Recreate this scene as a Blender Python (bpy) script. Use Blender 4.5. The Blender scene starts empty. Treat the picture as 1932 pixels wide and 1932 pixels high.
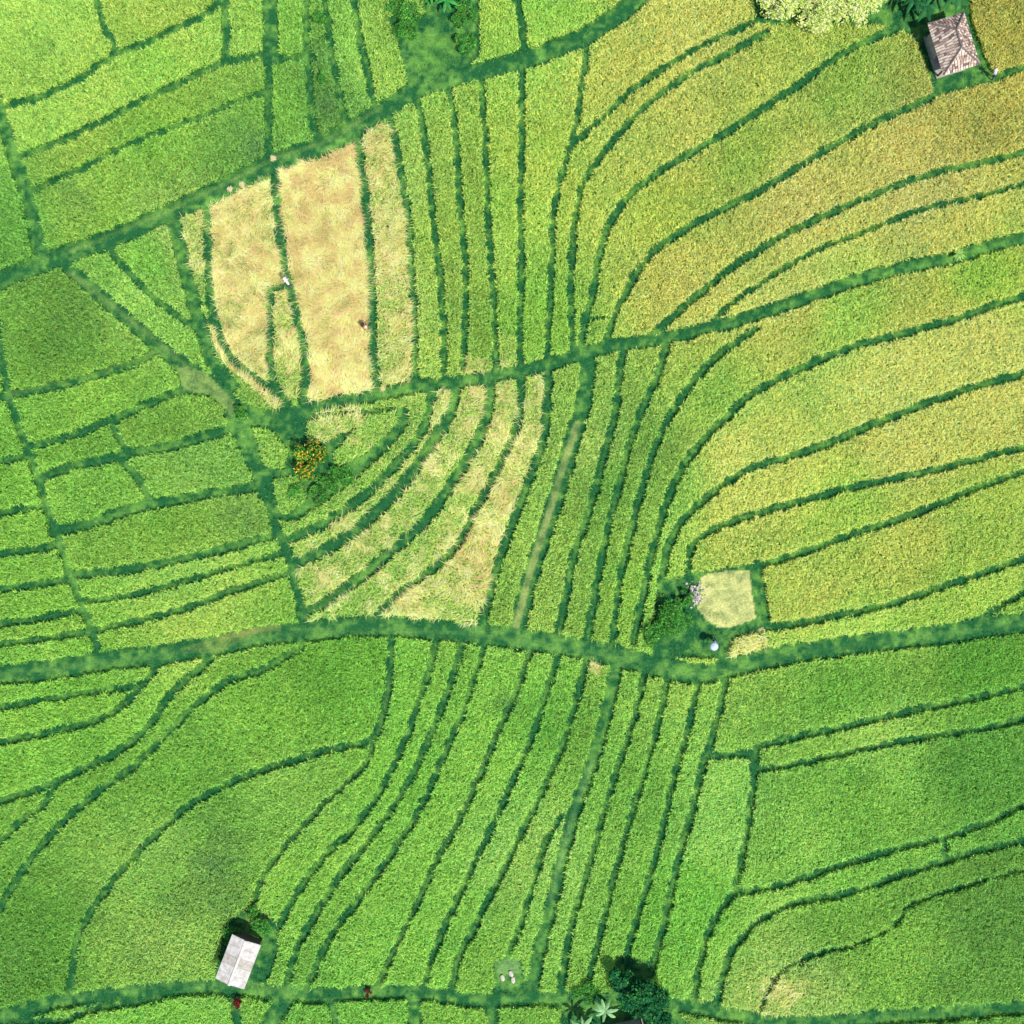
import bpy, math, numpy as np, random
from mathutils import Vector, Matrix
rng=np.random.default_rng(7); random.seed(5)
S=0.05; C0=966.0
def W(x,y,z=0.0): return Vector(((x-C0)*S,(C0-y)*S,z))
sc=bpy.context.scene
sc.view_settings.view_transform='Standard'; sc.view_settings.look='None'; sc.view_settings.exposure=0
# ---------------------------------------------------------------- raster of the plot layout (survey coordinates)
LO,HI,CS=-170,2102,2.0
NG=int((HI-LO)/CS)
D=np.full((NG,NG),60.0,np.float32)       # distance to nearest bund edge
def cr(pts,step=3.0):
    p=[np.array(q,float) for q in pts]
    def ext(a,b):
        if a[0]<14 or a[0]>1918 or a[1]<14 or a[1]>1918:
            d=(a-b); n=np.hypot(*d)+1e-6; d/=n
            out=[a+d*190]
            return out
        return []
    p=ext(p[0],p[1])+p+ext(p[-1],p[-2])
    q=[2*p[0]-p[1]]+p+[2*p[-1]-p[-2]]
    res=[]
    for i in range(1,len(q)-2):
        a,b,c,d=q[i-1],q[i],q[i+1],q[i+2]
        n=max(2,int(np.hypot(*(c-b))/step))
        for t in np.linspace(0,1,n,endpoint=False):
            res.append(0.5*((2*b)+(-a+c)*t+(2*a-5*b+4*c-d)*t*t+(-a+3*b-3*c+d)*t**3))
    res.append(p[-1]); return np.array(res)
def stamp(w,pts):
    P=cr(pts); R=w/2+26
    for x,y in P:
        i0=max(0,int((x-R-LO)/CS)); i1=min(NG,int((x+R-LO)/CS)+1)
        j0=max(0,int((y-R-LO)/CS)); j1=min(NG,int((y+R-LO)/CS)+1)
        if i1<=i0 or j1<=j0: continue
        xx=LO+(np.arange(i0,i1)+.5)*CS-x; yy=LO+(np.arange(j0,j1)+.5)*CS-y
        d=np.sqrt(xx[None,:]**2+yy[:,None]**2)-w/2
        sub=D[j0:j1,i0:i1]; np.minimum(sub,d,out=sub)
PATHS=[
(38,[(-10,535),(60,505),(130,478),(200,455),(300,412),(400,365),(450,340),(520,306),(600,276),(680,235),(735,200),(790,170),(850,148),(920,131),(990,112),(1060,88),(1110,65),(1170,25),(1205,-5)]),
(26,[(130,505),(200,568),(290,645),(350,690),(415,735),(450,770),(500,785)]),
(26,[(450,770),(500,785),(560,777),(640,760),(720,744),(800,728),(860,722),(920,712),(980,700),(1030,688),(1100,668),(1160,652),(1230,642),(1310,625),(1400,603),(1500,570),(1600,535),(1700,507),(1800,487),(1870,465),(1940,448)]),
(42,[(-10,1275),(100,1263),(200,1247),(300,1236),(400,1220),(500,1200),(600,1190),(700,1182),(800,1187),(900,1197),(1000,1208),(1100,1225),(1180,1242),(1250,1260),(1320,1272),(1380,1260),(1450,1242),(1550,1225),(1650,1212),(1750,1200),(1850,1185),(1940,1175)]),
(30,[(-10,1920),(100,1893),(200,1878),(300,1868),(400,1863),(500,1872),(600,1880),(700,1872),(800,1874),(900,1887),(1000,1884),(1100,1887),(1200,1895),(1300,1900),(1400,1918),(1500,1930),(1700,1918),(1940,1900)]),
(28,[(0,215),(25,290),(45,350),(60,400),(72,460),(80,480)]),
(12,[(180,-8),(195,40),(218,95)]),
(13,[(-10,212),(20,200),(120,165),(220,105),(290,75),(350,45),(400,20),(420,-10)]),
(13,[(40,297),(150,250),(260,195),(360,148),(425,118),(500,104)]),
(10,[(65,360),(150,320),(260,265),(380,220),(440,195),(500,175)]),
(16,[(426,-10),(426,118)]),
(30,[(508,-10),(512,60),(510,112)]),(13,[(510,110),(507,200),(508,300)]),
(10,[(505,112),(590,108)]),
(12,[(577,-10),(580,100),(585,170),(592,250)]),
(11,[(612,-10),(625,90),(640,180),(650,225)]),
(13,[(665,-10),(680,80),(695,140),(705,200)]),
(13,[(972,-10),(985,40),(990,110)]),
(11,[(200,462),(240,512),(290,562),(350,607),(385,628)]),
(26,[(325,405),(340,470),(360,550),(380,620),(400,680),(440,730)]),
(13,[(388,375),(390,450),(393,520),(402,600),(430,670),(470,705),(545,765)]),
(16,[(520,320),(523,400),(535,500),(545,540),(560,610),(575,680),(572,760)]),
(15,[(508,545),(508,620),(512,710),(540,760)]),(8,[(500,545),(545,540)]),
(17,[(673,255),(685,350),(695,450),(700,550),(702,650),(712,750)]),
(13,[(735,212),(752,300),(768,400),(775,500),(782,600),(782,740)]),
(11,[(788,185),(805,290),(818,420),(833,540),(838,640),(835,735)]),
(11,[(848,165),(860,260),(868,380),(878,500),(878,600),(872,690)]),
(10,[(908,150),(915,250),(920,380),(927,500),(934,600),(936,715)]),
(11,[(985,125),(985,250),(983,380),(985,500),(983,600),(982,700)]),
(11,[(1108,85),(1097,170),(1082,260),(1060,330),(1045,400),(1042,500),(1037,600),(1032,690)]),
(11,[(1080,278),(1105,250),(1150,210),(1200,165),(1270,118),(1340,80),(1400,52),(1440,36)]),
(12,[(1448,60),(1400,88),(1300,140),(1220,200),(1150,275),(1108,335),(1090,390),(1082,450),(1078,550),(1082,665)]),
(14,[(1720,45),(1650,72),(1580,110),(1500,165),(1420,218),(1350,262),(1280,303),(1210,350),(1160,405),(1132,480),(1118,560),(1105,600),(1095,665)]),
(13,[(1940,125),(1870,150),(1790,168),(1740,192),(1650,233),(1560,282),(1500,320),(1430,362),(1350,402),(1280,440),(1220,490),(1180,555),(1155,610),(1140,660)]),
(6,[(1095,602),(1150,600)]),
(13,[(1940,287),(1850,308),(1770,326),(1690,352),(1600,388),(1540,415),(1480,445),(1420,480),(1360,522),(1300,572),(1240,625),(1225,645)]),
(9,[(1940,345),(1850,370),(1740,395),(1620,442),(1520,482),(1440,532),(1380,575),(1340,612)]),
# centre / right
(17,[(1035,690),(1030,780),(1020,850),(990,930),(955,1020),(930,1100),(905,1190)]),
(34,[(1110,690),(1100,760),(1080,830),(1062,900),(1030,1000),(1000,1090),(975,1190)]),
(15,[(1175,665),(1160,780),(1140,860),(1112,960),(1080,1060),(1055,1190)]),
(14,[(1258,655),(1235,720),(1205,790),(1185,850),(1165,930),(1145,1010),(1125,1100),(1108,1210)]),
(14,[(1425,622),(1350,675),(1300,730),(1262,790),(1238,840),(1212,920),(1192,1000),(1170,1090),(1155,1210)]),
(15,[(1940,556),(1850,586),(1800,603),(1700,630),(1600,658),(1500,700),(1420,742),(1370,788),(1310,850),(1270,920),(1245,990),(1220,1090),(1195,1210)]),
(15,[(1940,704),(1850,728),(1750,760),(1650,800),(1560,838),(1490,862),(1420,883),(1350,925),(1290,980),(1262,1030),(1248,1100)]),
(13,[(1940,842),(1850,865),(1750,890),(1650,910),(1550,935),(1450,963),(1380,985),(1320,1015),(1300,1050),(1300,1095)]),
(13,[(1940,885),(1850,918),(1780,948),(1700,978),(1600,1012),(1520,1040),(1435,1068)]),
(12,[(1300,1085),(1360,1080),(1440,1065)]),
(13,[(1940,1050),(1850,1082),(1750,1117),(1650,1147),(1550,1168),(1470,1182),(1390,1195)]),
(18,[(1428,1065),(1437,1120),(1445,1185)]),
(10,[(1940,1115),(1900,1138),(1850,1165),(1820,1190)]),
# fan of cut strips
(15,[(985,700),(977,800),(940,885),(900,960),(868,1020),(830,1062),(770,1108),(715,1155)]),
(22,[(925,715),(915,800),(880,870),(840,930),(800,985),(740,1040),(680,1090),(620,1135),(570,1160)]),
(24,[(860,725),(845,790),(800,860),(760,915),(700,975),(640,1022),(560,1062)]),
(18,[(818,735),(795,815),(745,878),(700,925),(640,970),(560,1012),(530,1022)]),
(16,[(500,915),(515,980),(545,1050),(560,1110),(580,1190)]),
# left block
(15,[(-8,590),(8,700),(22,760),(45,830),(65,880),(90,960),(112,1020),(132,1080),(150,1130),(175,1190),(186,1245)]),
(16,[(10,748),(100,730),(180,710),(270,680),(305,655)]),
(15,[(50,845),(140,820),(250,775),(350,735),(390,735)]),
(13,[(240,850),(222,822),(215,800),(240,780)]),
(18,[(70,905),(140,880),(220,862),(330,840),(450,805)]),
(15,[(222,862),(260,900),(285,950)]),
(20,[(100,1005),(180,985),(270,955),(370,937),(500,915)]),
(17,[(130,1085),(200,1080),(270,1070),(350,1053),(420,1036),(520,1010)]),
(11,[(160,1136),(240,1124),(330,1103),(430,1072),(530,1045)]),
(12,[(175,1190),(260,1172),(350,1148),(430,1118),(550,1080)]),
(13,[(-10,872),(40,864),(65,858)]),(13,[(-10,970),(50,960),(90,953)]),(13,[(-10,1045),(60,1038),(115,1028)]),
(13,[(-10,1112),(70,1103),(140,1093)]),(13,[(-10,1178),(70,1168),(160,1150)]),(13,[(-10,1218),(90,1205),(180,1190)]),
(34,[(440,790),(470,850),(495,900),(505,930)]),
# bottom
(12,[(-10,1337),(100,1318),(190,1303),(250,1297)]),
(13,[(-10,1402),(80,1385),(180,1360),(230,1335),(262,1300),(305,1250)]),
(14,[(400,1240),(325,1310),(280,1370),(220,1420),(130,1463),(60,1493),(-10,1515)]),
(13,[(110,1475),(80,1520),(40,1550),(-10,1600)]),
(14,[(570,1220),(500,1262),(430,1285),(370,1330),(320,1380),(260,1440),(190,1490),(120,1550),(60,1620),(20,1680),(-10,1730)]),
(13,[(740,1190),(735,1280),(722,1350),(700,1395),(620,1415),(540,1440),(450,1470),(370,1512),(320,1550),(260,1610),(200,1680),(160,1740),(140,1800),(132,1880)]),
(9,[(705,1395),(690,1440),(640,1490),(580,1550),(520,1620),(490,1670),(475,1725)]),
(13,[(828,1195),(802,1290),(775,1370),(745,1440),(712,1500),(670,1560),(620,1610),(570,1670),(530,1740),(510,1790)]),
(13,[(877,1200),(850,1290),(820,1370),(790,1440),(750,1510),(700,1580),(645,1650),(600,1720),(560,1790),(540,1870)]),
(12,[(917,1210),(892,1290),(862,1370),(832,1440),(790,1530),(740,1610),(690,1680),(630,1760),(575,1870)]),
(11,[(1003,1220),(972,1310),(940,1380),(910,1450),(870,1540),(822,1630),(780,1720),(740,1800),(710,1870)]),
(12,[(1055,1230),(1030,1310),(1000,1400),(960,1490),(920,1580),(870,1680),(835,1760),(815,1810),(800,1870)]),
(12,[(1110,1235),(1085,1330),(1060,1410),(1020,1500),(980,1580),(930,1680),(890,1760),(865,1810),(850,1880)]),
(26,[(1165,1245),(1143,1350),(1117,1440),(1085,1530),(1060,1620),(1042,1700),(1020,1790),(1000,1880)]),
(12,[(1058,1540),(1030,1590),(1010,1650),(990,1720),(960,1800),(935,1870)]),
(12,[(1215,1270),(1192,1370),(1165,1450),(1138,1540),(1110,1640),(1080,1740),(1055,1880)]),
(12,[(1262,1280),(1240,1370),(1215,1460),(1188,1550),(1162,1640),(1138,1740),(1105,1880)]),
(12,[(1317,1290),(1297,1380),(1276,1450),(1255,1540),(1230,1640),(1200,1740),(1160,1870)]),
(14,[(1370,1280),(1347,1380),(1327,1440),(1305,1530),(1280,1620),(1258,1720),(1238,1800),(1215,1880)]),
(13,[(1427,1430),(1417,1510),(1405,1590),(1383,1680),(1345,1740),(1322,1810),(1310,1890)]),
(13,[(1330,1427),(1420,1420),(1440,1405),(1560,1378),(1680,1350),(1800,1325),(1940,1293)]),
(11,[(1425,1412),(1430,1450),(1560,1428),(1700,1398),(1850,1375),(1940,1355)]),
(13,[(1375,1687),(1470,1670),(1560,1642),(1680,1605),(1780,1580),(1860,1553),(1940,1512)]),
(13,[(1940,1585),(1850,1603),(1780,1625),(1700,1650),(1600,1685),(1500,1703),(1435,1735),(1390,1780),(1368,1830),(1350,1900)]),
(11,[(1780,1580),(1785,1625)]),
(7,[(1850,1660),(1760,1690),(1710,1710),(1695,1740),(1620,1780),(1540,1800),(1480,1830),(1455,1860),(1435,1905)]),
(7,[(1940,1640),(1850,1662),(1760,1690)]),
(16,[(440,1875),(450,1945)]),(40,[(540,1880),(500,1950)]),(14,[(625,1890),(640,1950)]),(26,[(780,1880),(785,1950)]),(22,[(925,1890),(935,1950)]),
(12,[(20,1930),(120,1925),(180,1905),(300,1885)]),
]
for w,p in PATHS: stamp(w*0.88+4.0,p)
xs=LO+(np.arange(NG)+.5)*CS
GX,GY=np.meshgrid(xs,xs)
def vnoise(cell,seed):
    r=np.random.default_rng(seed); n=int((HI-LO)/cell)+4
    g=r.random((n,n)); u=(GX-LO)/cell; v=(GY-LO)/cell
    i=u.astype(int); j=v.astype(int); fu=u-i; fv=v-j
    fu=fu*fu*(3-2*fu); fv=fv*fv*(3-2*fv)
    return (g[j,i]*(1-fu)*(1-fv)+g[j,i+1]*fu*(1-fv)+g[j+1,i]*(1-fu)*fv+g[j+1,i+1]*fu*fv).astype(np.float32)
n6,n12,n30,n80,n200=vnoise(7,1),vnoise(14,2),vnoise(34,3),vnoise(85,4),vnoise(220,5)
def inpoly(poly,X=None,Y=None):
    X=GX if X is None else X; Y=GY if Y is None else Y
    m=np.zeros(X.shape,bool); n=len(poly)
    for k in range(n):
        x1,y1=poly[k]; x2,y2=poly[(k+1)%n]
        if y1==y2: continue
        c=((y1>Y)!=(y2>Y))&(X<(x2-x1)*(Y-y1)/(y2-y1)+x1); m^=c
    return m
D+= (n6-.5)*4+(n12-.5)*5
BARE=[
[(728,30),(800,28),(792,-60),(905,-60),(906,112),(770,168),(760,120),(745,60)],
[(1690,-90),(1822,-90),(1835,40),(1862,115),(1885,150),(1800,170),(1765,185),(1748,130),(1730,80),(1700,55),(1660,50),(1430,45),(1420,10),(1430,-90)],
[(1240,1097),(1325,1078),(1428,1070),(1445,1185),(1390,1200),(1375,1245),(1230,1240),(1228,1180)],
[(450,790),(500,790),(770,765),(775,800),(730,855),(650,925),(560,985),(515,985),(500,920),(470,870)],
[(425,1745),(470,1705),(520,1735),(528,1790),(505,1855),(430,1865),(405,1840)],
[(930,1815),(985,1805),(995,1875),(935,1870)],
[(1060,1885),(1150,1870),(1160,1800),(1225,1810),(1240,1870),(1330,1960),(1330,2100),(1040,2100)],
[(330,690),(390,700),(450,760),(440,790),(400,750),(345,745)],
[(280,640),(300,640),(350,690),(330,705)],
]
for p in BARE: D[inpoly(p)]=-6
ADD=[[(580,795),(680,778),(685,800),(600,838),(580,830)],[(478,808),(510,810),(545,850),(535,885),(500,880)],
[(690,785),(745,775),(748,800),(690,855),(640,880),(628,860)],[(515,905),(560,898),(580,940),(540,972),(525,960)]]
for p in ADD: D[inpoly(p)&(D<0)]=5
# ---- connected plots
cl=(D>1.0)
flat=cl.ravel().tolist(); L=[0]*(NG*NG); nl=0
for s in range(NG*NG):
    if flat[s] and L[s]==0:
        nl+=1; L[s]=nl; st=[s]
        while st:
            q=st.pop(); x=q%NG
            for r_ in (q-1 if x else -1,q+1 if x<NG-1 else -1,q-NG,q+NG):
                if 0<=r_<NG*NG and flat[r_] and L[r_]==0: L[r_]=nl; st.append(r_)
lab=np.array(L,np.int32).reshape(NG,NG)
print('plots',nl)
# ---- crop tone
SEED=[(100,100,150,190,70),(330,50,165,200,75),(200,170,150,190,70),(300,110,135,190,65),(280,240,120,185,60),(200,390,140,188,65),(450,270,95,165,60),(460,60,140,190,70),(540,60,105,175,60),(545,200,110,180,60),(605,100,85,160,60),(615,200,80,150,60),(660,100,140,200,75),(730,100,150,200,75),(940,60,150,200,70),(1040,15,140,200,70),(20,420,90,170,60),
(280,500,105,178,60),(250,560,140,195,75),(365,460,170,190,90),(730,450,190,215,115),(790,450,140,185,65),(840,450,155,190,70),(900,450,150,190,70),(950,400,150,190,65),(1020,300,168,195,70),(1010,600,130,185,60),(1200,130,200,200,85),(1300,60,205,200,90),(1200,270,180,195,80),(1300,240,190,195,85),(1500,110,182,195,80),(1600,160,135,180,65),(1400,290,150,185,70),(1650,190,155,180,75),(1250,400,165,190,70),(1700,260,204,192,92),(1850,200,188,184,82),(1500,380,206,197,95),(1300,520,200,197,88),(1750,370,211,198,100),(1500,540,203,204,92),(1800,430,203,196,87),(1880,60,178,172,72),
(1600,590,150,200,75),(1850,520,140,195,65),(1350,760,150,200,75),(1250,950,140,190,70),(1700,700,213,207,94),(1400,850,208,206,90),(1850,640,210,200,92),(1700,830,211,208,94),(1880,760,208,204,92),(1400,950,195,206,87),(1600,960,168,205,75),(1700,1040,190,204,84),(1880,960,168,202,77),(1550,1120,188,206,84),(1600,1180,165,215,80),(1800,1120,170,205,75),
(1065,760,150,195,75),(1130,850,150,190,80),(1160,900,110,178,62),(1220,850,130,185,70),(1050,1100,150,195,75),(1180,1100,130,190,65),
(130,620,90,162,55),(180,750,115,180,60),(330,800,105,175,60),(180,940,105,175,60),(360,880,135,190,75),(320,990,115,182,60),(30,920,120,185,60),(40,820,110,180,60),(350,1080,145,195,75),(360,1160,155,200,75),(80,1180,120,185,60),(100,1230,130,190,65),
(120,1290,115,188,60),(150,1400,110,185,60),(500,1340,115,188,60),(640,1280,95,180,55),(350,1450,105,182,60),(60,1780,85,168,55),(300,1640,135,193,75),(300,1800,150,195,80),(560,1500,135,195,72),(750,1450,110,185,60),(600,1650,125,190,65),(900,1400,125,192,65),(800,1750,120,190,65),(1000,1350,105,182,60),(1000,1600,140,200,80),(1200,1500,115,185,65),(1350,1550,140,200,80),(1300,1700,110,188,60),(1600,1300,105,182,60),(1850,1250,88,175,55),(1650,1390,150,205,80),(1600,1500,120,188,65),(1850,1450,90,172,60),(1500,1600,140,200,75),(1600,1720,115,185,65),(1700,1800,120,185,65),(1850,1750,92,165,58),(1500,1870,160,200,90),(1850,1850,110,180,65),(300,1900,120,190,65),(640,1910,110,185,65)]
def s2l(c): c=np.asarray(c,float)/255.; return np.where(c<=.04045,c/12.92,((c+.055)/1.055)**2.4)
sw=np.zeros((NG,NG),np.float32); base=np.zeros((NG,NG,3),np.float32)
for x,y,r,g,b in SEED:
    w=1.0/(((GX-x)**2+(GY-y)**2)+900)**1.8
    w=w.astype(np.float32); sw+=w; base+=w[...,None]*s2l((r,g,b)).astype(np.float32)
base/=sw[...,None]
lj=np.random.default_rng(11).uniform(-1,1,(nl+1,2))
base*= (1+0.08*lj[lab,0])[...,None]; base[...,0]*=1+0.08*lj[lab,1]
base[...,0]*=0.84+0.32*(n30*.5+n80*.5); base*= (0.79+0.18*n80+.24*n6)[...,None]
DARK=[(410,1630,75,.5),(380,1570,50,.35),(340,1690,50,.2),(460,980,40,.5),(150,370,45,.35),(480,280,35,.6),(490,270,30,.45),(650,150,30,.2),(1850,1760,100,.2),(280,390,40,.2),(955,1330,22,.5),(605,110,30,.4),(620,200,25,.5),(30,1800,60,.2),(1780,1820,40,.25),(430,1700,40,.35),(1270,1180,25,.6),(1230,1190,25,.5),(160,600,80,.15),(280,610,40,.15)]
dk=np.zeros((NG,NG),np.float32)
for x,y,r,a in DARK: dk=np.maximum(dk,a*np.exp(-((GX-x)**2+(GY-y)**2)/(r*r)*(0.5+1.1*n30)))
dk=np.clip(dk*np.clip(-.5+1.6*n12+1.4*n30,0,1.2),0,.7)
base=base*(1-dk[...,None])+np.array([.07,.27,.06],np.float32)*dk[...,None]
# ---- straw / cut plots
STR=[(.8,[(388,380),(515,335),(535,545),(500,560),(505,725),(490,722),(430,700),(395,640)]),
(.75,[(430,690),(475,705),(545,775),(520,775)]),(.45,[(512,540),(545,540),(570,690),(560,760),(520,740)]),
(1.1,[(528,322),(670,258),(685,330),(695,500),(697,700),(705,750),(575,775),(568,650),(540,540)]),
(.38,[(680,235),(740,230),(775,400),(778,740),(712,745),(700,500)]),
(.3,[(340,400),(390,395),(392,520),(355,520)]),
(.3,[(580,770),(690,770),(690,840),(580,840)]),
(.42,[(985,695),(1030,690),(1020,850),(955,1020),(900,1180),(715,1170),(770,1108),(868,1020),(940,885)]),
(.27,[(925,715),(985,700),(977,800),(868,1020),(715,1170),(580,1175),(680,1090),(840,930),(915,800)]),
(.3,[(860,725),(925,715),(915,800),(740,1040),(570,1160),(555,1065),(700,975),(800,860)]),
(.24,[(818,735),(860,725),(845,790),(700,975),(555,1065),(545,1015),(700,925),(795,815)]),
(.05,[(770,740),(818,735),(795,815),(640,970),(545,1020),(545,990)]),
(.18,[(930,620),(985,640),(985,695),(930,695)]),(.18,[(870,670),(935,680),(935,700),(860,705)]),
(.3,[(1385,1195),(1450,1200),(1450,1240),(1370,1240)]),(.6,[(1110,1245),(1140,1250),(1130,1270),(1110,1265)]),
(.12,[(1440,1840),(1540,1850),(1480,1910),(1420,1930)]),]
straw=np.zeros((NG,NG),np.float32)
for a,p in STR:
    m=inpoly(p); straw[m]=np.maximum(straw[m],a)
stn=np.clip((n30*.4+n80*.15+n12*.45-.5)*4.2,-1,1)
strawf=np.clip(straw+stn*np.where(straw>0.1,.40,0),0,1)
strawf[(straw>.95)]=np.clip(strawf[straw>.95],.6,1)
for k in range(3): base[...,k]=np.where(straw>.1,base[...,k]*.6+.4*(.48,.60,.11)[k],base[...,k])
# ---- ground tone
gcol=np.zeros((NG,NG,3),np.float32)
g0=s2l((42,104,60)); g1=s2l((112,166,76))
t=np.clip((n30*.3+n12*.35+n6*.35-.40)*2.8,0,1)[...,None]
gcol[:]=g0*(1-t)+g1*t
gcol[D>3]=s2l((80,135,50))
bare=np.zeros((NG,NG),np.float32)
def trail(w,col,pts,a=1.0):
    P=cr(pts,4); c=s2l(col)
    m=np.zeros((NG,NG),np.float32); R=w/2+4
    for x,y in P:
        i0=max(0,int((x-R-LO)/CS)); i1=min(NG,int((x+R-LO)/CS)+1); j0=max(0,int((y-R-LO)/CS)); j1=min(NG,int((y+R-LO)/CS)+1)
        if i1<=i0 or j1<=j0: continue
        d=np.sqrt((GX[j0:j1,i0:i1]-x)**2+(GY[j0:j1,i0:i1]-y)**2)
        m[j0:j1,i0:i1]=np.maximum(m[j0:j1,i0:i1],np.clip((w/2+3-d)/4,0,1))
    m*=a*np.clip(.1+n12*.9+n30*.4,0,1); m[D>2]=0
    gcol[:]=gcol*(1-m[...,None])+c*m[...,None]; np.maximum(bare,m,out=bare)
trail(11,(165,180,105),[(1090,800),(1060,890),(1030,990),(1002,1075),(975,1180)],.8)
trail(8,(125,155,85),[(130,515),(200,568),(290,640),(350,690),(420,740),(450,775)],.6)
trail(6,(120,155,80),[(130,475),(300,405),(440,338),(520,298),(620,262),(720,200)],.6)
trail(8,(120,150,80),[(20,742),(180,700),(290,665)],.5)
trail(9,(160,170,95),[(420,1205),(480,1190),(525,1185)],.9)
trail(6,(95,145,75),[(-10,1275),(200,1250),(400,1224),(600,1192),(900,1199),(1180,1244),(1320,1274),(1550,1228),(1940,1178)],.5)
trail(5,(110,150,75),[(1003,1220),(940,1380),(870,1540),(780,1720),(710,1870)],.45)
trail(5,(120,150,80),[(735,1280),(722,1350),(690,1440),(580,1550),(490,1670)],.45)
trail(6,(90,130,80),[(100,1890),(300,1860),(500,1866),(700,1868)],.3)
trail(6,(150,180,120),[(1117,1440),(1085,1530),(1060,1620),(1040,1700)],.3)
trail(4,(110,150,75),[(170,1190),(350,1140),(540,1080)],.5)
def patch(poly,col,a=1):
    m=inpoly(poly)*a*np.clip(.1+n12*.5+n6*.5+n30*.4,0,1); c=s2l(col)
    gcol[:]=gcol*(1-m[...,None])+c*m[...,None]; np.maximum(bare,m,out=bare)
patch([(1325,1088),(1350,1080),(1415,1076),(1420,1120),(1428,1168),(1390,1182),(1362,1187),(1335,1172),(1318,1150)],(212,214,135),1)
patch([(330,690),(385,700),(445,760),(435,785),(395,745),(345,735)],(145,170,95),.7)
patch([(455,1712),(490,1710),(510,1745),(470,1745)],(190,160,120),.8)
patch([(340,1225),(400,1235),(520,1180),(430,1195)],(130,150,80),.5)
patch([(932,1815),(983,1810),(985,1840),(932,1840)],(140,175,115),.4)
patch([(770,60),(870,60),(870,120),(790,140)],(110,165,70),.5)
# ---------------------------------------------------------------- materials
def newmat(name):
    m=bpy.data.materials.new(name); m.use_nodes=True; nt=m.node_tree; nt.nodes.clear()
    return m,nt,nt.nodes.new('ShaderNodeOutputMaterial')
def leafmat(name,trans=.4):
    m,nt,o=newmat(name); N=nt.nodes; Lk=nt.links
    a=N.new('ShaderNodeAttribute'); a.attribute_name='tint'; cs=a.outputs['Vector']
    d=N.new('ShaderNodeBsdfDiffuse'); tr=N.new('ShaderNodeBsdfTranslucent'); mx=N.new('ShaderNodeMixShader')
    Lk.new(cs,d.inputs['Color']); Lk.new(cs,tr.inputs['Color']); mx.inputs[0].default_value=trans
    Lk.new(d.outputs[0],mx.inputs[1]); Lk.new(tr.outputs[0],mx.inputs[2]); Lk.new(mx.outputs[0],o.inputs[0]); return m
def bsdf(name,c1,c2,scale=5,rough=.8,bump=.0,detail=6):
    m,nt,o=newmat(name); N=nt.nodes; Lk=nt.links
    b=N.new('ShaderNodeBsdfPrincipled'); b.inputs['Roughness'].default_value=rough; b.inputs['Specular IOR Level'].default_value=.25
    tc=N.new('ShaderNodeTexCoord'); no=N.new('ShaderNodeTexNoise'); no.inputs['Scale'].default_value=scale; no.inputs['Detail'].default_value=detail
    Lk.new(tc.outputs['Object'],no.inputs['Vector'])
    r=N.new('ShaderNodeValToRGB'); r.color_ramp.elements[0].position=.35; r.color_ramp.elements[1].position=.65
    r.color_ramp.elements[0].color=(*c1,1); r.color_ramp.elements[1].color=(*c2,1)
    Lk.new(no.outputs['Fac'],r.inputs['Fac']); Lk.new(r.outputs[0],b.inputs['Base Color'])
    if bump:
        bu=N.new('ShaderNodeBump'); bu.inputs['Strength'].default_value=bump; Lk.new(no.outputs['Fac'],bu.inputs['Height']); Lk.new(bu.outputs[0],b.inputs['Normal'])
    Lk.new(b.outputs[0],o.inputs[0]); return m
M_crop=leafmat('rice_leaf'); M_grass=leafmat('path_grass_leaf',trans=.3); M_tree=leafmat('tree_leaf',trans=.3)
M_gr,nt,o=newmat('ground_soil_and_turf'); N=nt.nodes; Lk=nt.links
a=N.new('ShaderNodeAttribute'); a.attribute_name='tint'
tc=N.new('ShaderNodeTexCoord'); no=N.new('ShaderNodeTexNoise'); no.inputs['Scale'].default_value=5; no.inputs['Detail'].default_value=8; no.inputs['Roughness'].default_value=.75
Lk.new(tc.outputs['Object'],no.inputs['Vector'])
mr=N.new('ShaderNodeMapRange'); mr.inputs[1].default_value=.3; mr.inputs[2].default_value=.7; mr.inputs[3].default_value=.5; mr.inputs[4].default_value=1.4
Lk.new(no.outputs['Fac'],mr.inputs[0])
vm=N.new('ShaderNodeVectorMath'); vm.operation='SCALE'; Lk.new(a.outputs['Vector'],vm.inputs[0]); Lk.new(mr.outputs[0],vm.inputs['Scale'])
b=N.new('ShaderNodeBsdfDiffuse'); Lk.new(vm.outputs[0],b.inputs['Color'])
bu=N.new('ShaderNodeBump'); bu.inputs['Strength'].default_value=.6; bu.inputs['Distance'].default_value=.08; Lk.new(no.outputs['Fac'],bu.inputs['Height']); Lk.new(bu.outputs[0],b.inputs['Normal'])
Lk.new(b.outputs[0],o.inputs[0])
# ---------------------------------------------------------------- mesh helpers
def npmesh(name,V,F,k,tint=None,mat=None,dom='FACE'):
    me=bpy.data.meshes.new(name); V=np.ascontiguousarray(V,np.float32); F=np.ascontiguousarray(F,np.int32)
    me.vertices.add(len(V)); me.vertices.foreach_set('co',V.ravel())
    nf=len(F)//k if F.ndim==1 else len(F)
    me.loops.add(nf*k); me.loops.foreach_set('vertex_index',F.ravel())
    me.polygons.add(nf); me.polygons.foreach_set('loop_start',np.arange(nf,dtype=np.int32)*k)
    me.update(calc_edges=True)
    me.polygons.foreach_set('use_smooth',np.zeros(nf,bool))
    if tint is not None:
        at=me.attributes.new('tint','FLOAT_VECTOR',dom); at.data.foreach_set('vector',np.ascontiguousarray(tint,np.float32).ravel())
    ob=bpy.data.objects.new(name,me); sc.collection.objects.link(ob)
    if mat: me.materials.append(mat)
    return ob
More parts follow.
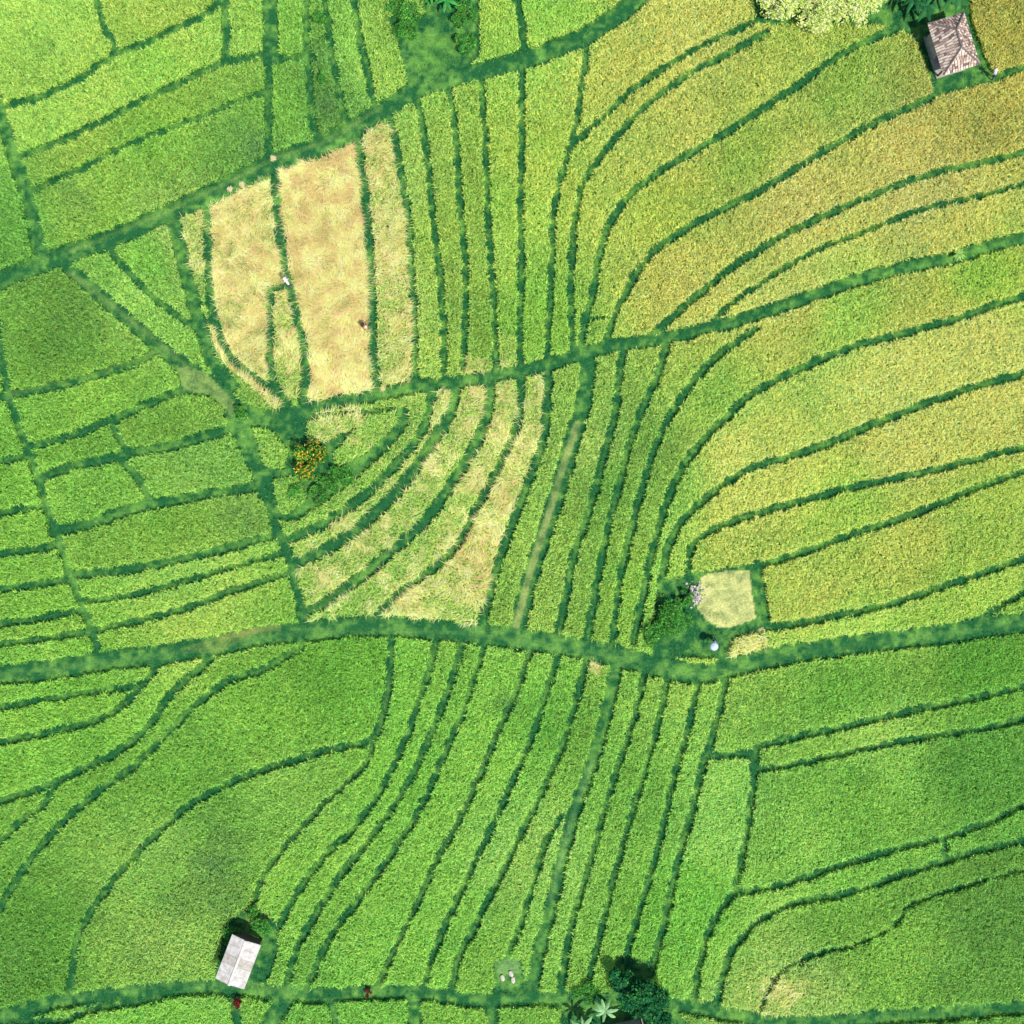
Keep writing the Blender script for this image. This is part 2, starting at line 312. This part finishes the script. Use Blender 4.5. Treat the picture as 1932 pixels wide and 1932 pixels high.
def look(A,x,y):
    i=np.clip(((x-LO)/CS).astype(int),0,NG-1); j=np.clip(((y-LO)/CS).astype(int),0,NG-1); return A[j,i]
# ground: one sheet reaching the horizon
GK=.82
fine=np.arange(LO,HI+.1,3.0)
far=np.array([30,90,250,700,2000,6000,20000,60000.])
ax=np.concatenate([LO-far[::-1],fine,HI+far]); nx=len(ax)
PX,PY=np.meshgrid(ax,ax)
dd=look(D,PX,PY); tone=look(gcol,PX,PY)*GK
zz=np.where(dd<0,.14+.08*np.clip(-dd/10,0,1),0.14-.14*np.clip(dd/6,0,1))+(look(n12,PX,PY)-.5)*.08
out=(PX<LO)|(PX>HI)|(PY<LO)|(PY>HI)
tone[out]=s2l((140,188,75))*.75; zz[out]=.05
V=np.stack([(PX-C0)*S,(C0-PY)*S,zz],-1).reshape(-1,3)
ii=np.arange(nx*nx).reshape(nx,nx)
F=np.stack([ii[1:,:-1],ii[1:,1:],ii[:-1,1:],ii[:-1,:-1]],-1).reshape(-1,4)
npmesh('ground',V,F,4,tone.reshape(-1,3),M_gr,'POINT')
# ---------------------------------------------------------------- blades
def blades(x,y,z0,leng,wid,lean,ang):
    n=len(x); wx=(x-C0)*S; wy=(C0-y)*S
    dx,dy=np.cos(ang),np.sin(ang); px,py=-dy*wid/2,dx*wid/2
    V=np.empty((n,3,3),np.float32)
    V[:,0]=np.stack([wx+px,wy+py,z0],-1); V[:,1]=np.stack([wx-px,wy-py,z0],-1)
    h=leng*np.sin(lean); v=leng*np.cos(lean)
    V[:,2]=np.stack([wx+dx*h,wy+dy*h,z0+v],-1)
    return V.reshape(-1,3)
def enrich(c):
    g=c[:,1].copy(); out=np.empty_like(c)
    out[:,0]=c[:,0]*.94+.38*g; out[:,1]=g*1.33; out[:,2]=c[:,2]*1.5+.065*g
    return out
n=2850000
x=rng.uniform(LO+20,HI-20,n); y=rng.uniform(LO+20,HI-20,n)
keep=(look(D,x,y)>rng.uniform(-1.0,2.5,n))
edge=(x<-30)|(x>1962)|(y<-30)|(y>1962)
keep&=~(edge&(rng.random(n)<.6))
x=x[keep]; y=y[keep]; n=len(x); print('blades',n)
sf=look(strawf,x,y); sraw=look(straw,x,y); de=look(D,x,y)
isst=rng.random(n)<sf*.92
c=enrich(look(base,x,y))
rv=rng.random(n)
c*= (0.66+0.78*rv)[:,None]
yl=rng.random(n)<.2; c[yl]=c[yl]*np.array([1.25,1.1,1.5])
gl=rng.random(n)<.22; c[gl]=c[gl]*np.array([.45,.68,.85])
c*=(1+.2*np.clip(1-de/6,0,1))[:,None]
stc=s2l((255,222,165))*(0.88+0.4*rng.random(n))[:,None]
stc2=s2l((236,232,140))*(0.82+0.4*rng.random(n))[:,None]
stc=np.where((rng.random(n)<.35)[:,None],stc2,stc)*(.72+.5*look(n12,x,y))[:,None]
c=np.where(isst[:,None],stc,c)
c=np.clip(c,0,.9)
wang=(look(n200,x,y)*9+look(n30,x,y)*2.5)
ang=rng.uniform(0,2*math.pi,n)
bias=np.where(sf>.3,.75,.2); ang=np.where(rng.random(n)<bias,wang+rng.normal(0,.5,n),ang)
lean=np.radians(rng.uniform(32,84,n)); lean=np.where(isst,np.radians(rng.uniform(60,88,n)),lean)
leng=rng.uniform(.18,.42,n); leng=np.where(isst,rng.uniform(.35,.9,n),leng)
wid=rng.uniform(.05,.105,n); wid=np.where(isst,rng.uniform(.045,.08,n),wid)
hfac=.85+.3*look(n30,x,y)
z0=.72*hfac-rng.random(n)**1.4*.52; z0=np.where(sraw>.75,rng.uniform(.1,.35,n),z0)
z0=np.maximum(z0-leng*np.cos(lean)*.4,.05)
V=blades(x,y,z0,leng,wid,lean,ang)
lb=look(lab,x,y)
order=np.argsort(lb,kind='stable'); lbs=lb[order]
V=V.reshape(-1,9)[order]; c=c[order]; ss=sraw[order]; rr=(c[:,0]/c[:,1])
bounds=np.flatnonzero(np.diff(lbs))+1; st=np.concatenate([[0],bounds]); en=np.concatenate([bounds,[n]])
def addf(nm,sl):
    vv=V[sl].reshape(-1,3); npmesh(nm,vv,np.arange(len(vv)),3,c[sl],M_crop)
rest=[]
for s_,e_ in zip(st,en):
    if lbs[s_]==0 or e_-s_<600: rest.append(np.arange(s_,e_)); continue
    m=ss[s_:e_].mean(); q=rr[s_:e_].mean()
    addf('cut_straw_field' if m>.25 else ('ripe_rice_field' if q>.9 else 'rice_field'),slice(s_,e_))
if rest: addf('rice_field_margin',np.concatenate(rest))
# stems closing the sides of the standing crop along every bund
n=700000
x=rng.uniform(LO+20,HI-20,n); y=rng.uniform(LO+20,HI-20,n)
de=look(D,x,y); keep=(de>0)&(de<6)&(look(straw,x,y)<.75); x=x[keep]; y=y[keep]; n=len(x)
c=look(base,x,y)*(0.7+.6*rng.random(n))[:,None]*np.array([.85,1,1.2])
V=blades(x,y,np.full(n,.02),rng.uniform(.4,.75,n),rng.uniform(.05,.1,n),np.radians(rng.uniform(3,30,n)),rng.uniform(0,6.28,n))
npmesh('rice_stems',V,np.arange(len(V)),3,c,M_crop)
# short turf on the bunds
n=640000
x=rng.uniform(LO+20,HI-20,n); y=rng.uniform(LO+20,HI-20,n)
keep=(look(D,x,y)<1)&(rng.random(n)>look(bare,x,y)*.85)
x=x[keep]; y=y[keep]; n=len(x)
c=look(gcol,x,y)*(0.4+1.1*rng.random(n))[:,None]
tall=(rng.random(n)<.12)
c[tall]=c[tall]*.6+np.array([.13,.26,.05])
V=blades(x,y,np.full(n,.16),rng.uniform(.10,.26,n)*np.where(tall,1.4,1),rng.uniform(.04,.09,n),np.radians(rng.uniform(30,84,n)),rng.uniform(0,6.28,n))
npmesh('path_grass',V,np.arange(len(V)),3,c,M_grass)
# ---------------------------------------------------------------- generic bits
def empty(name,loc,rot=0):
    e=bpy.data.objects.new(name,None); sc.collection.objects.link(e); e.location=loc; e.rotation_euler=(0,0,rot); return e
def part(name,verts,faces,mat,parent=None,smooth=False):
    me=bpy.data.meshes.new(name); me.from_pydata([tuple(v) for v in verts],[],faces); me.materials.append(mat); me.update()
    if smooth: me.polygons.foreach_set('use_smooth',[True]*len(me.polygons))
    ob=bpy.data.objects.new(name,me); sc.collection.objects.link(ob)
    if parent: ob.parent=parent
    return ob
def boxv(cx,cy,cz,sx,sy,sz,V,F,R=None):
    b=len(V)
    for dx in(-1,1):
        for dy in(-1,1):
            for dz in(-1,1):
                v=Vector((dx*sx/2,dy*sy/2,dz*sz/2))
                if R: v=R@v
                V.append(v+Vector((cx,cy,cz)))
    for f in((0,1,3,2),(4,6,7,5),(0,4,5,1),(2,3,7,6),(0,2,6,4),(1,5,7,3)): F.append([b+i for i in f])
def tube(pts,rads,V,F,k=7):
    b=len(V)
    for i,(p,r) in enumerate(zip(pts,rads)):
        d=(pts[min(i+1,len(pts)-1)]-pts[max(i-1,0)]).normalized(); u=d.orthogonal().normalized(); w=d.cross(u)
        for j in range(k):
            t=2*math.pi*j/k; V.append(p+u*math.cos(t)*r+w*math.sin(t)*r)
    for i in range(len(pts)-1):
        for j in range(k): F.append([b+i*k+j,b+i*k+(j+1)%k,b+(i+1)*k+(j+1)%k,b+(i+1)*k+j])
M_bark=bsdf('bark',(.06,.045,.03),(.14,.11,.08),8,.9,.5)
KT=.95
def tree(name,x,y,h,r,nleaf,cols,leaf=.22,clumps=14,kt=None):
    kt=kt or KT
    e=empty(name,W(x,y,0.12)); V=[];F=[]
    tube([Vector((0,0,0)),Vector((.1,.05,h*.3)),Vector((.05,.12,h*.6))],[.2*r/2+.06,.13*r/2+.04,.07],V,F)
    cen=[]
    for i in range(clumps):
        a=random.uniform(0,6.28); rr_=r*math.sqrt(random.random())*.8; z=h*(.55+.4*random.random()*(1-(rr_/r)**2*.6))
        p=Vector((math.cos(a)*rr_,math.sin(a)*rr_,z)); cen.append((p,random.uniform(.22,.42)*r,random.uniform(.7,1.25)))
        tube([Vector((.05,.1,h*.35)),p*.5+Vector((0,0,h*.25)),p],[.07,.045,.015],V,F,5)
    part('trunk',V,F,M_bark,e,True)
    pts=[];cc=[]
    for i in range(nleaf):
        p,cr_,tn=random.choice(cen); d=Vector((random.gauss(0,1),random.gauss(0,1),random.gauss(0,.6))).normalized()
        q=p+d*cr_*random.uniform(.5,1.15); L_=leaf*random.uniform(.6,1.4); a=random.uniform(0,6.28); tl=random.uniform(-.6,.3)
        f=Vector((math.cos(a),math.sin(a),tl)); s=Vector((-math.sin(a),math.cos(a),random.uniform(-.4,.4)))*.4
        pts+= [q-f*L_*.5,q+s*L_*.5,q+f*L_*.5,q-s*L_*.5]
        col=np.array(random.choices([k[0] for k in cols],[k[1] for k in cols])[0]); cc.append(np.clip(s2l(col)*kt*tn*random.uniform(.6,1.3),0,.85))
    ob=npmesh('foliage',np.array([tuple(p) for p in pts]),np.arange(len(pts)),4,np.array(cc),M_tree); ob.parent=e
    return e
def banana(name,x,y,h,nl_,L_,col):
    e=empty(name,W(x,y,.12),random.uniform(0,6)); V=[];F=[]
    tube([Vector((0,0,0)),Vector((.03,0,h*.5)),Vector((.05,.05,h))],[.13,.1,.06],V,F); part('stem',V,F,M_ban,e,True)
    P=[];Fc=[];cc=[]
    for k in range(nl_):
        a=2*math.pi*k/nl_+random.uniform(-.3,.3); l=L_*random.uniform(.7,1.1); up=random.uniform(.3,.75)
        d=Vector((math.cos(a),math.sin(a),0)); s=Vector((-math.sin(a),math.cos(a),0)); segs=9; b=len(P)
        tn=random.uniform(.7,1.2)
        for i in range(segs+1):
            t=i/segs; c_=d*l*t*(.95)+Vector((.05,.05,h+up*l*(t*1.3-1.5*t*t)))
            w=.26*l*.5*math.sin(math.pi*min(1,t*.93+.05))**.6*(1+random.uniform(-.25,.1))
            P+= [c_+s*w-Vector((0,0,w*.35)),c_,c_-s*w-Vector((0,0,w*.35))]
            if i<segs:
                for q in(0,1): Fc.append([b+i*3+q,b+i*3+q+1,b+i*3+q+4,b+i*3+q+3]); cc.append(s2l(col)*.85*tn*random.uniform(.85,1.15))
    ob=npmesh('leaves',np.array([tuple(p) for p in P]),np.array(Fc),4,np.array(cc),M_tree); ob.parent=e
M_ban=bsdf('banana_stem',(.08,.14,.04),(.15,.18,.07),5)
GRN=[((60,135,62),3),((90,165,65),2),((135,190,75),1)]
DKG=[((34,98,64),3),((48,122,68),2),((80,150,65),1)]
CRM=[((248,248,180),3),((225,240,140),5),((180,220,90),3)]
ORG=[((60,150,55),4),((235,205,60),1.6),((30,95,50),3),((240,165,60),.7)]
for x_,y_,r_,k_ in((1470,8,2.2,3000),(1530,25,2.4,3400),(1590,22,2.4,3400),(1632,5,1.8,2200),(1550,-30,3.2,3600),(1455,-40,2.4,2200),(1620,-50,2.6,2400)):
    tree('pale_canopy_tree',x_,y_,2.3+random.random(),r_,k_,CRM,.24,clumps=30,kt=1.05)
tree('shade_tree',1690,-20,4,2.2,3000,DKG,.3); tree('shade_tree',1800,-35,4,2.4,3000,DKG,.3); tree('shade_tree',1740,-60,4.5,2.6,3000,DKG,.3)
for x_,y_ in((1712,14),(1752,4),(1735,28),(1790,6)): banana('banana_plant',x_,y_,1.9,8,1.5,(55,125,75))
for x_,y_ in((815,6),(842,14),(830,-20)): banana('banana_plant',x_,y_,1.6,8,1.2,(80,175,85))
for x_,y_,r_ in((765,60,1.2),(880,30,1.4),(775,30,1.0),(878,85,1.0),(755,20,1.1),(605,40,.7),(608,150,.6)): tree('leafy_bush',x_,y_,1.1,r_,1100,GRN,.2,clumps=12)
tree('orange_leaf_tree',592,872,2.2,1.7,3000,ORG,.24,clumps=14)
for x_,y_,r_ in((620,915,1.2),(560,930,.9),(640,890,1.1),(455,780,.7),(600,935,1.0),(655,905,.8)): tree('leafy_bush',x_,y_,.8,r_,900,GRN,.18,clumps=10)
tree('leafy_bush',1268,1165,1.6,1.7,2200,GRN,.2,clumps=16); tree('leafy_bush',1235,1195,1.2,1.2,1200,GRN,.2); tree('leafy_bush',1290,1130,1,.9,800,GRN,.2)
tree('broadleaf_tree',1210,1868,3.2,2.1,4200,DKG,.3,clumps=18); tree('broadleaf_tree',1165,1835,2.4,1.2,1800,DKG,.28); tree('broadleaf_tree',1240,1925,2.6,1.6,2000,DKG,.28)
tree('leafy_bush',1100,1868,1.3,1.1,1000,GRN,.2); tree('leafy_bush',495,1745,1.4,1.0,1200,GRN,.2); tree('leafy_bush',440,1760,1.3,.9,900,GRN,.2); tree('leafy_bush',478,1720,1,.8,700,GRN,.2)
for x_,y_ in((1140,1893),(1098,1922),(1120,1940)): banana('banana_plant',x_,y_,1.8,8,1.35,(165,215,150))
banana('agave_plant',1808,480,.5,12,.75,(170,215,115))
RED=[((170,55,55),3),((110,50,55),2),((60,110,60),1)]
tree('red_leaf_shrub',446,1888,.9,.6,420,RED,.16,clumps=6,kt=.7); tree('red_leaf_shrub',695,1870,.8,.4,260,RED,.14,clumps=5,kt=.7)
# ---------------------------------------------------------------- tiled-roof hut
M_wood=bsdf('weathered_wood',(.07,.05,.035),(.16,.12,.09),9,.85,.3)
M_wall=bsdf('lime_wall',(.28,.26,.22),(.4,.37,.32),3)
TM=[bsdf('clay_tile_%s'%k,c_,tuple(v*1.35 for v in c_),4,.8,.2) for k,c_ in (('a',(.46,.35,.28)),('b',(.32,.22,.18)),('c',(.60,.49,.41)),('d',(.15,.115,.11)))]
def hut_tiled(x,y,wx,wy,rotdeg,name):
    e=empty(name,W(x,y,.15),math.radians(rotdeg)); V=[];F=[]
    boxv(0,0,.1,wx*.82,wy*.82,.2,V,F); part('plinth',V,F,M_wall,e)
    V=[];F=[]
    for sx in(-1,1):
        for sy in(-1,0,1): boxv(sx*wx*.36,sy*wy*.37,1.2,.14,.14,2.0,V,F)
    part('posts',V,F,M_wood,e)
    V=[];F=[]; boxv(0,wy*.385,1.1,wx*.68,.08,1.78,V,F); boxv(-wx*.385,wy*.15,1.1,.08,wy*.42,1.78,V,F); part('walls',V,F,M_wall,e)
    hw,hl,H0,H1=wx/2,wy/2,2.2,3.3; rl=hl-hw*.95
    A=[Vector((-hw,-hl,H0)),Vector((hw,-hl,H0)),Vector((hw,hl,H0)),Vector((-hw,hl,H0))]; r0=Vector((0,-rl,H1)); r1=Vector((0,rl,H1))
    part('roof_deck',A+[r0,r1],[[0,1,4],[1,2,5,4],[2,3,5],[3,0,4,5],[3,2,1,0]],M_wood,e)
    TV=[([],[]) for _ in TM]
    for quad in((A[0],A[1],r0,r0),(A[1],A[2],r1,r0),(A[2],A[3],r1,r1),(A[3],A[0],r0,r1)):
        a,b_,c_,d_=quad; rows=8
        nrm=(b_-a).cross(((c_+d_)/2)-a).normalized()
        up0=((c_+d_)/2-(a+b_)/2)
        for i in range(rows):
            t=(i+.5)/rows; p=a.lerp(d_,t); q=b_.lerp(c_,t); Ln=(q-p).length; k=max(1,int(Ln/.25)); X=(q-p).normalized() if Ln>.01 else (b_-a).normalized(); Y=nrm.cross(X)
            R=Matrix((X,Y,nrm)).transposed(); sl=up0.dot(Y)/rows
            for j in range(k):
                c0=p.lerp(q,(j+.5)/k)+nrm*random.uniform(.035,.07)
                V_,F_=TV[random.choices(range(4),[4,3,3,1.6])[0]]
                R2=R@Matrix.Rotation(.13+random.uniform(-.05,.05),3,'X')@Matrix.Rotation(random.uniform(-.07,.07),3,'Z')
                boxv(*c0,Ln/k*.78,sl*1.08,.03,V_,F_,R2)
    for (V_,F_),m_ in zip(TV,TM): part('roof_tiles',V_,F_,m_,e)
    V=[];F=[]
    for p,q in((A[0],r0),(A[1],r0),(A[2],r1),(A[3],r1),(r0,r1)):
        tube([p+Vector((0,0,.07)),p.lerp(q,.5)+Vector((0,0,.09)),q+Vector((0,0,.09))],[.08,.08,.08],V,F,6)
    part('ridge_caps',V,F,TM[3],e)
hut_tiled(1783,100,3.5,5.0,17,'tiled_roof_hut')
hut_tiled(1190,1955,3.4,3.4,12,'tiled_roof_hut')
e=empty('sheet_roof_hut',W(459,1799,.15),math.radians(-21))
M_sh=bsdf('zinc_sheet',(.52,.49,.45),(.74,.71,.66),2.5,.6); M_sh2=bsdf('zinc_sheet_old',(.42,.38,.32),(.6,.57,.5),3,.6)
V=[];F=[]
for sx in(-1,1):
    for sy in(-1,0,1): boxv(sx*1.15,sy*1.8,1.0,.12,.12,2.0,V,F)
boxv(0,-1.8,2.03,2.5,.1,.08,V,F);boxv(0,1.8,2.03,2.5,.1,.08,V,F);part('posts',V,F,M_wood,e)
V=[];F=[];boxv(-1.15,0,1,.06,3.5,1.7,V,F);boxv(0,1.8,1.0,2.2,.06,1.7,V,F);part('walls',V,F,M_wood,e)
for k in range(5):
    y0=-2.15+k*.87; V=[];F=[]; m=44
    for side in(-1,1):
        b_=len(V)
        for i in range(m+1):
            yy=y0+.9*i/m; cz=.025*math.sin(i/m*2*math.pi*8)
            for t in(0,1): V.append(Vector((side*(1.42*t+.01),yy,2.42-.26*t+cz+.006*k)))
        for i in range(m): q=b_+i*2; F.append([q,q+1,q+3,q+2])
    part('roof_sheet',V,F,M_sh2 if k in(2,) else M_sh,e)
V=[];F=[];boxv(0,0,2.47,.22,4.4,.03,V,F);part('ridge_cap',V,F,M_sh,e)
M_wh=bsdf('white_sack',(.45,.4,.33),(.65,.6,.5),6)
for x_,y_,r_ in((948,1846,.3),(968,1850,.1),(964,1838,.5)):
    e=empty('rice_sack',W(x_,y_,.15),r_); V=[];F=[]
    for i in range(9):
        t=i/8-.5
        for j in range(12):
            a_=j/12*6.283; w=.2*(1-abs(t*2)**4*.55); V.append(Vector((math.cos(a_)*w,t*.6,.13+math.sin(a_)*.12*(1-abs(t*2)**4*.5))))
    for i in range(8):
        for j in range(12): F.append([i*12+j,i*12+(j+1)%12,i*12+12+(j+1)%12,i*12+12+j])
    F+= [list(range(12))[::-1],list(range(96,108))]; part('sack_body',V,F,M_wh,e,True)
V=[];F=[]
for i in range(150):
    a_=random.uniform(0,6.28); r_=abs(random.gauss(0,.55)); s_=random.uniform(.08,.24)
    p=W(1311+math.cos(a_)*r_*16,1122+math.sin(a_)*r_*26,.2+max(0,.35-.25*r_)*random.random())
    R=Matrix.Rotation(random.uniform(0,3),3,random.choice('XYZ')); boxv(*p,s_,s_*random.uniform(.5,1),s_*.6,V,F,R)
part('rubble_pile',V,F,bsdf('pale_stone',(.3,.26,.24),(.6,.55,.52),4,.9))
M_st=bsdf('straw',(.45,.38,.18),(.7,.62,.34),12)
for x_,y_ in((433,356),(456,347),(515,298),(1128,1262),(722,733),(1437,1190),(838,738)):
    V=[];F=[]
    for i in range(60):
        a_=random.uniform(0,6.28); l=random.uniform(.1,.24); p=W(x_,y_,.2)+Vector((random.gauss(0,.08),random.gauss(0,.08),random.uniform(0,.15)))
        d=Vector((math.cos(a_)*l,math.sin(a_)*l,random.uniform(-.03,.06))); s_=Vector((-d.y,d.x,0)).normalized()*.02
        b_=len(V); V+=[p-d-s_,p-d+s_,p+d+s_,p+d-s_]; F.append([b_,b_+1,b_+2,b_+3])
    part('straw_bundle',V,F,M_st)
# ---------------------------------------------------------------- farmers
M_skin=bsdf('skin',(.22,.12,.07),(.28,.16,.10),8,.6); M_hair=bsdf('hair',(.012,.01,.008),(.02,.017,.014),9)
def skinmesh(name,pts,edges,rad,mat,parent,root=0,sub=1):
    me=bpy.data.meshes.new(name); me.from_pydata(pts,edges,[]); ob=bpy.data.objects.new(name,me); sc.collection.objects.link(ob)
    sk=ob.modifiers.new('Skin','SKIN'); sl=me.skin_vertices[0].data if me.skin_vertices else None
    if sl is None:
        bpy.context.view_layer.objects.active=ob; sl=me.skin_vertices[0].data
    for i,r_ in enumerate(rad): sl[i].radius=(r_,r_)
    sl[root].use_root=True
    s=ob.modifiers.new('Sub','SUBSURF'); s.levels=sub; s.render_levels=sub
    me.materials.append(mat); ob.parent=parent; return ob
def farmer(name,x,y,rot,shirt,hatc,hatr,bend=.45):
    e=empty(name,W(x,y,.2),rot)
    M_s=bsdf('shirt',shirt,tuple(min(.85,v*1.2) for v in shirt),6); M_p=bsdf('trousers',(.03,.035,.05),(.06,.065,.09),6); M_h=bsdf('hat_weave',hatc,tuple(min(.85,v*1.15) for v in hatc),14)
    f=bend
    hip=(0,0,.85); ch=(0,f*.62,1.22); nk=(0,f*.85,1.38)
    skinmesh('trousers',[hip,(.11,0,.8),(.13,.08,.45),(.12,0,.08),(-.11,0,.8),(-.14,-.05,.45),(-.13,-.16,.08)],[(0,1),(1,2),(2,3),(0,4),(4,5),(5,6)],[.13,.1,.07,.055,.1,.07,.055],M_p,e)
    skinmesh('shirt',[hip,(0,f*.3,1.03),ch,nk,(.19,f*.72,1.3),(.25,f*.9,1.05),(-.19,f*.72,1.3),(-.25,f*.9,1.05)],[(0,1),(1,2),(2,3),(3,4),(4,5),(3,6),(6,7)],[.14,.14,.15,.07,.065,.05,.065,.05],M_s,e)
    for s_ in(1,-1):
        P=[(s_*.25,f*.9,1.05),(s_*.22,f+.22,.88),(s_*.21,f+.29,.83)]; E=[(0,1),(1,2)]; R=[.042,.03,.032]
        for k in range(4):
            b_=len(P); o_=(k-1.5)*.02; P+=[(s_*.21+o_,f+.34,.80),(s_*.21+o_*1.2,f+.37+(.01 if k in(1,2) else 0),.76),(s_*.21+o_*1.2,f+.365,.73)]; E+=[(2,b_),(b_,b_+1),(b_+1,b_+2)]; R+=[.011,.009,.008]
        b_=len(P); P+=[(s_*.21-s_*.04,f+.31,.80),(s_*.21-s_*.05,f+.34,.77)]; E+=[(2,b_),(b_,b_+1)]; R+=[.011,.009]
        skinmesh('arm',P,E,R,M_skin,e)
        skinmesh('foot',[((.12 if s_>0 else -.13),(0 if s_>0 else -.16),.06),((.12 if s_>0 else -.13),(.1 if s_>0 else -.06),.03),((.12 if s_>0 else -.13),(.17 if s_>0 else .01),.025)],[(0,1),(1,2)],[.045,.045,.03],M_skin,e)
    skinmesh('head',[nk,(0,f*1.0,1.46),(0,f*1.05+.01,1.54),(0,f*1.05,1.6),(0,f*1.05+.11,1.50),(.095,f*1.05,1.53),(-.095,f*1.05,1.53)],[(0,1),(1,2),(2,3),(2,4),(2,5),(2,6)],[.05,.075,.1,.08,.018,.015,.015],M_skin,e)
    V=[];F=[]
    for s_ in(1,-1): boxv(s_*.035,f*1.05+.105,1.54,.022,.012,.01,V,F)
    boxv(0,f*1.05+.105,1.465,.045,.012,.008,V,F); part('eyes_and_mouth',V,F,M_hair,e)
    k=28; V=[Vector((0,f*1.05,1.78))]; F=[]
    for ring,(r_,z_) in enumerate(((hatr*.3,1.72),(hatr*.65,1.635),(hatr,1.56),(hatr*.97,1.545))):
        for j in range(k): V.append(Vector((math.cos(j/k*6.283)*r_,f*1.05+math.sin(j/k*6.283)*r_,z_)))
    for j in range(k): F.append([0,1+j,1+(j+1)%k])
    for g in range(3):
        for j in range(k): F.append([1+g*k+j,1+(g+1)*k+j,1+(g+1)*k+(j+1)%k,1+g*k+(j+1)%k])
    part('conical_hat',V,F,M_h,e,True)
    return e
farmer('farmer',1347,1208,2.6,(.35,.52,.72),(.48,.58,.68),.40)
farmer('farmer',548,540,.6,(.6,.58,.52),(.62,.6,.52),.2,.5)
farmer('farmer',685,614,4.0,(.55,.06,.06),(.6,.5,.35),.18,.5)
farmer('farmer',1872,146,1.0,(.5,.5,.5),(.6,.58,.52),.2,.3)
# ---------------------------------------------------------------- light & camera
az,el=math.radians(-48),math.radians(56)
v=Vector((math.cos(el)*math.cos(az),math.cos(el)*math.sin(az),math.sin(el)))
ld=bpy.data.lights.new('sun','SUN'); ld.energy=5.0; ld.angle=math.radians(.5); ld.color=(1,.96,.88)
lo=bpy.data.objects.new('sun',ld); sc.collection.objects.link(lo); lo.rotation_euler=(-v).to_track_quat('-Z','Y').to_euler(); lo.location=(30,-30,60)
w=bpy.data.worlds.new('World'); sc.world=w; w.use_nodes=True; nt=w.node_tree; bg=nt.nodes['Background']
sk=nt.nodes.new('ShaderNodeTexSky'); sk.sky_type='NISHITA'; sk.sun_disc=False; sk.sun_elevation=el; sk.sun_rotation=math.atan2(v.x,v.y)
nt.links.new(sk.outputs[0],bg.inputs[0]); bg.inputs[1].default_value=.15
cd=bpy.data.cameras.new('camera'); co=bpy.data.objects.new('camera',cd); sc.collection.objects.link(co)
H=100.0; co.location=(0,0,H+.4); co.rotation_euler=(0,0,0); cd.sensor_width=36; cd.lens=36*H/96.6; cd.clip_start=1; cd.clip_end=10000
sc.camera=co
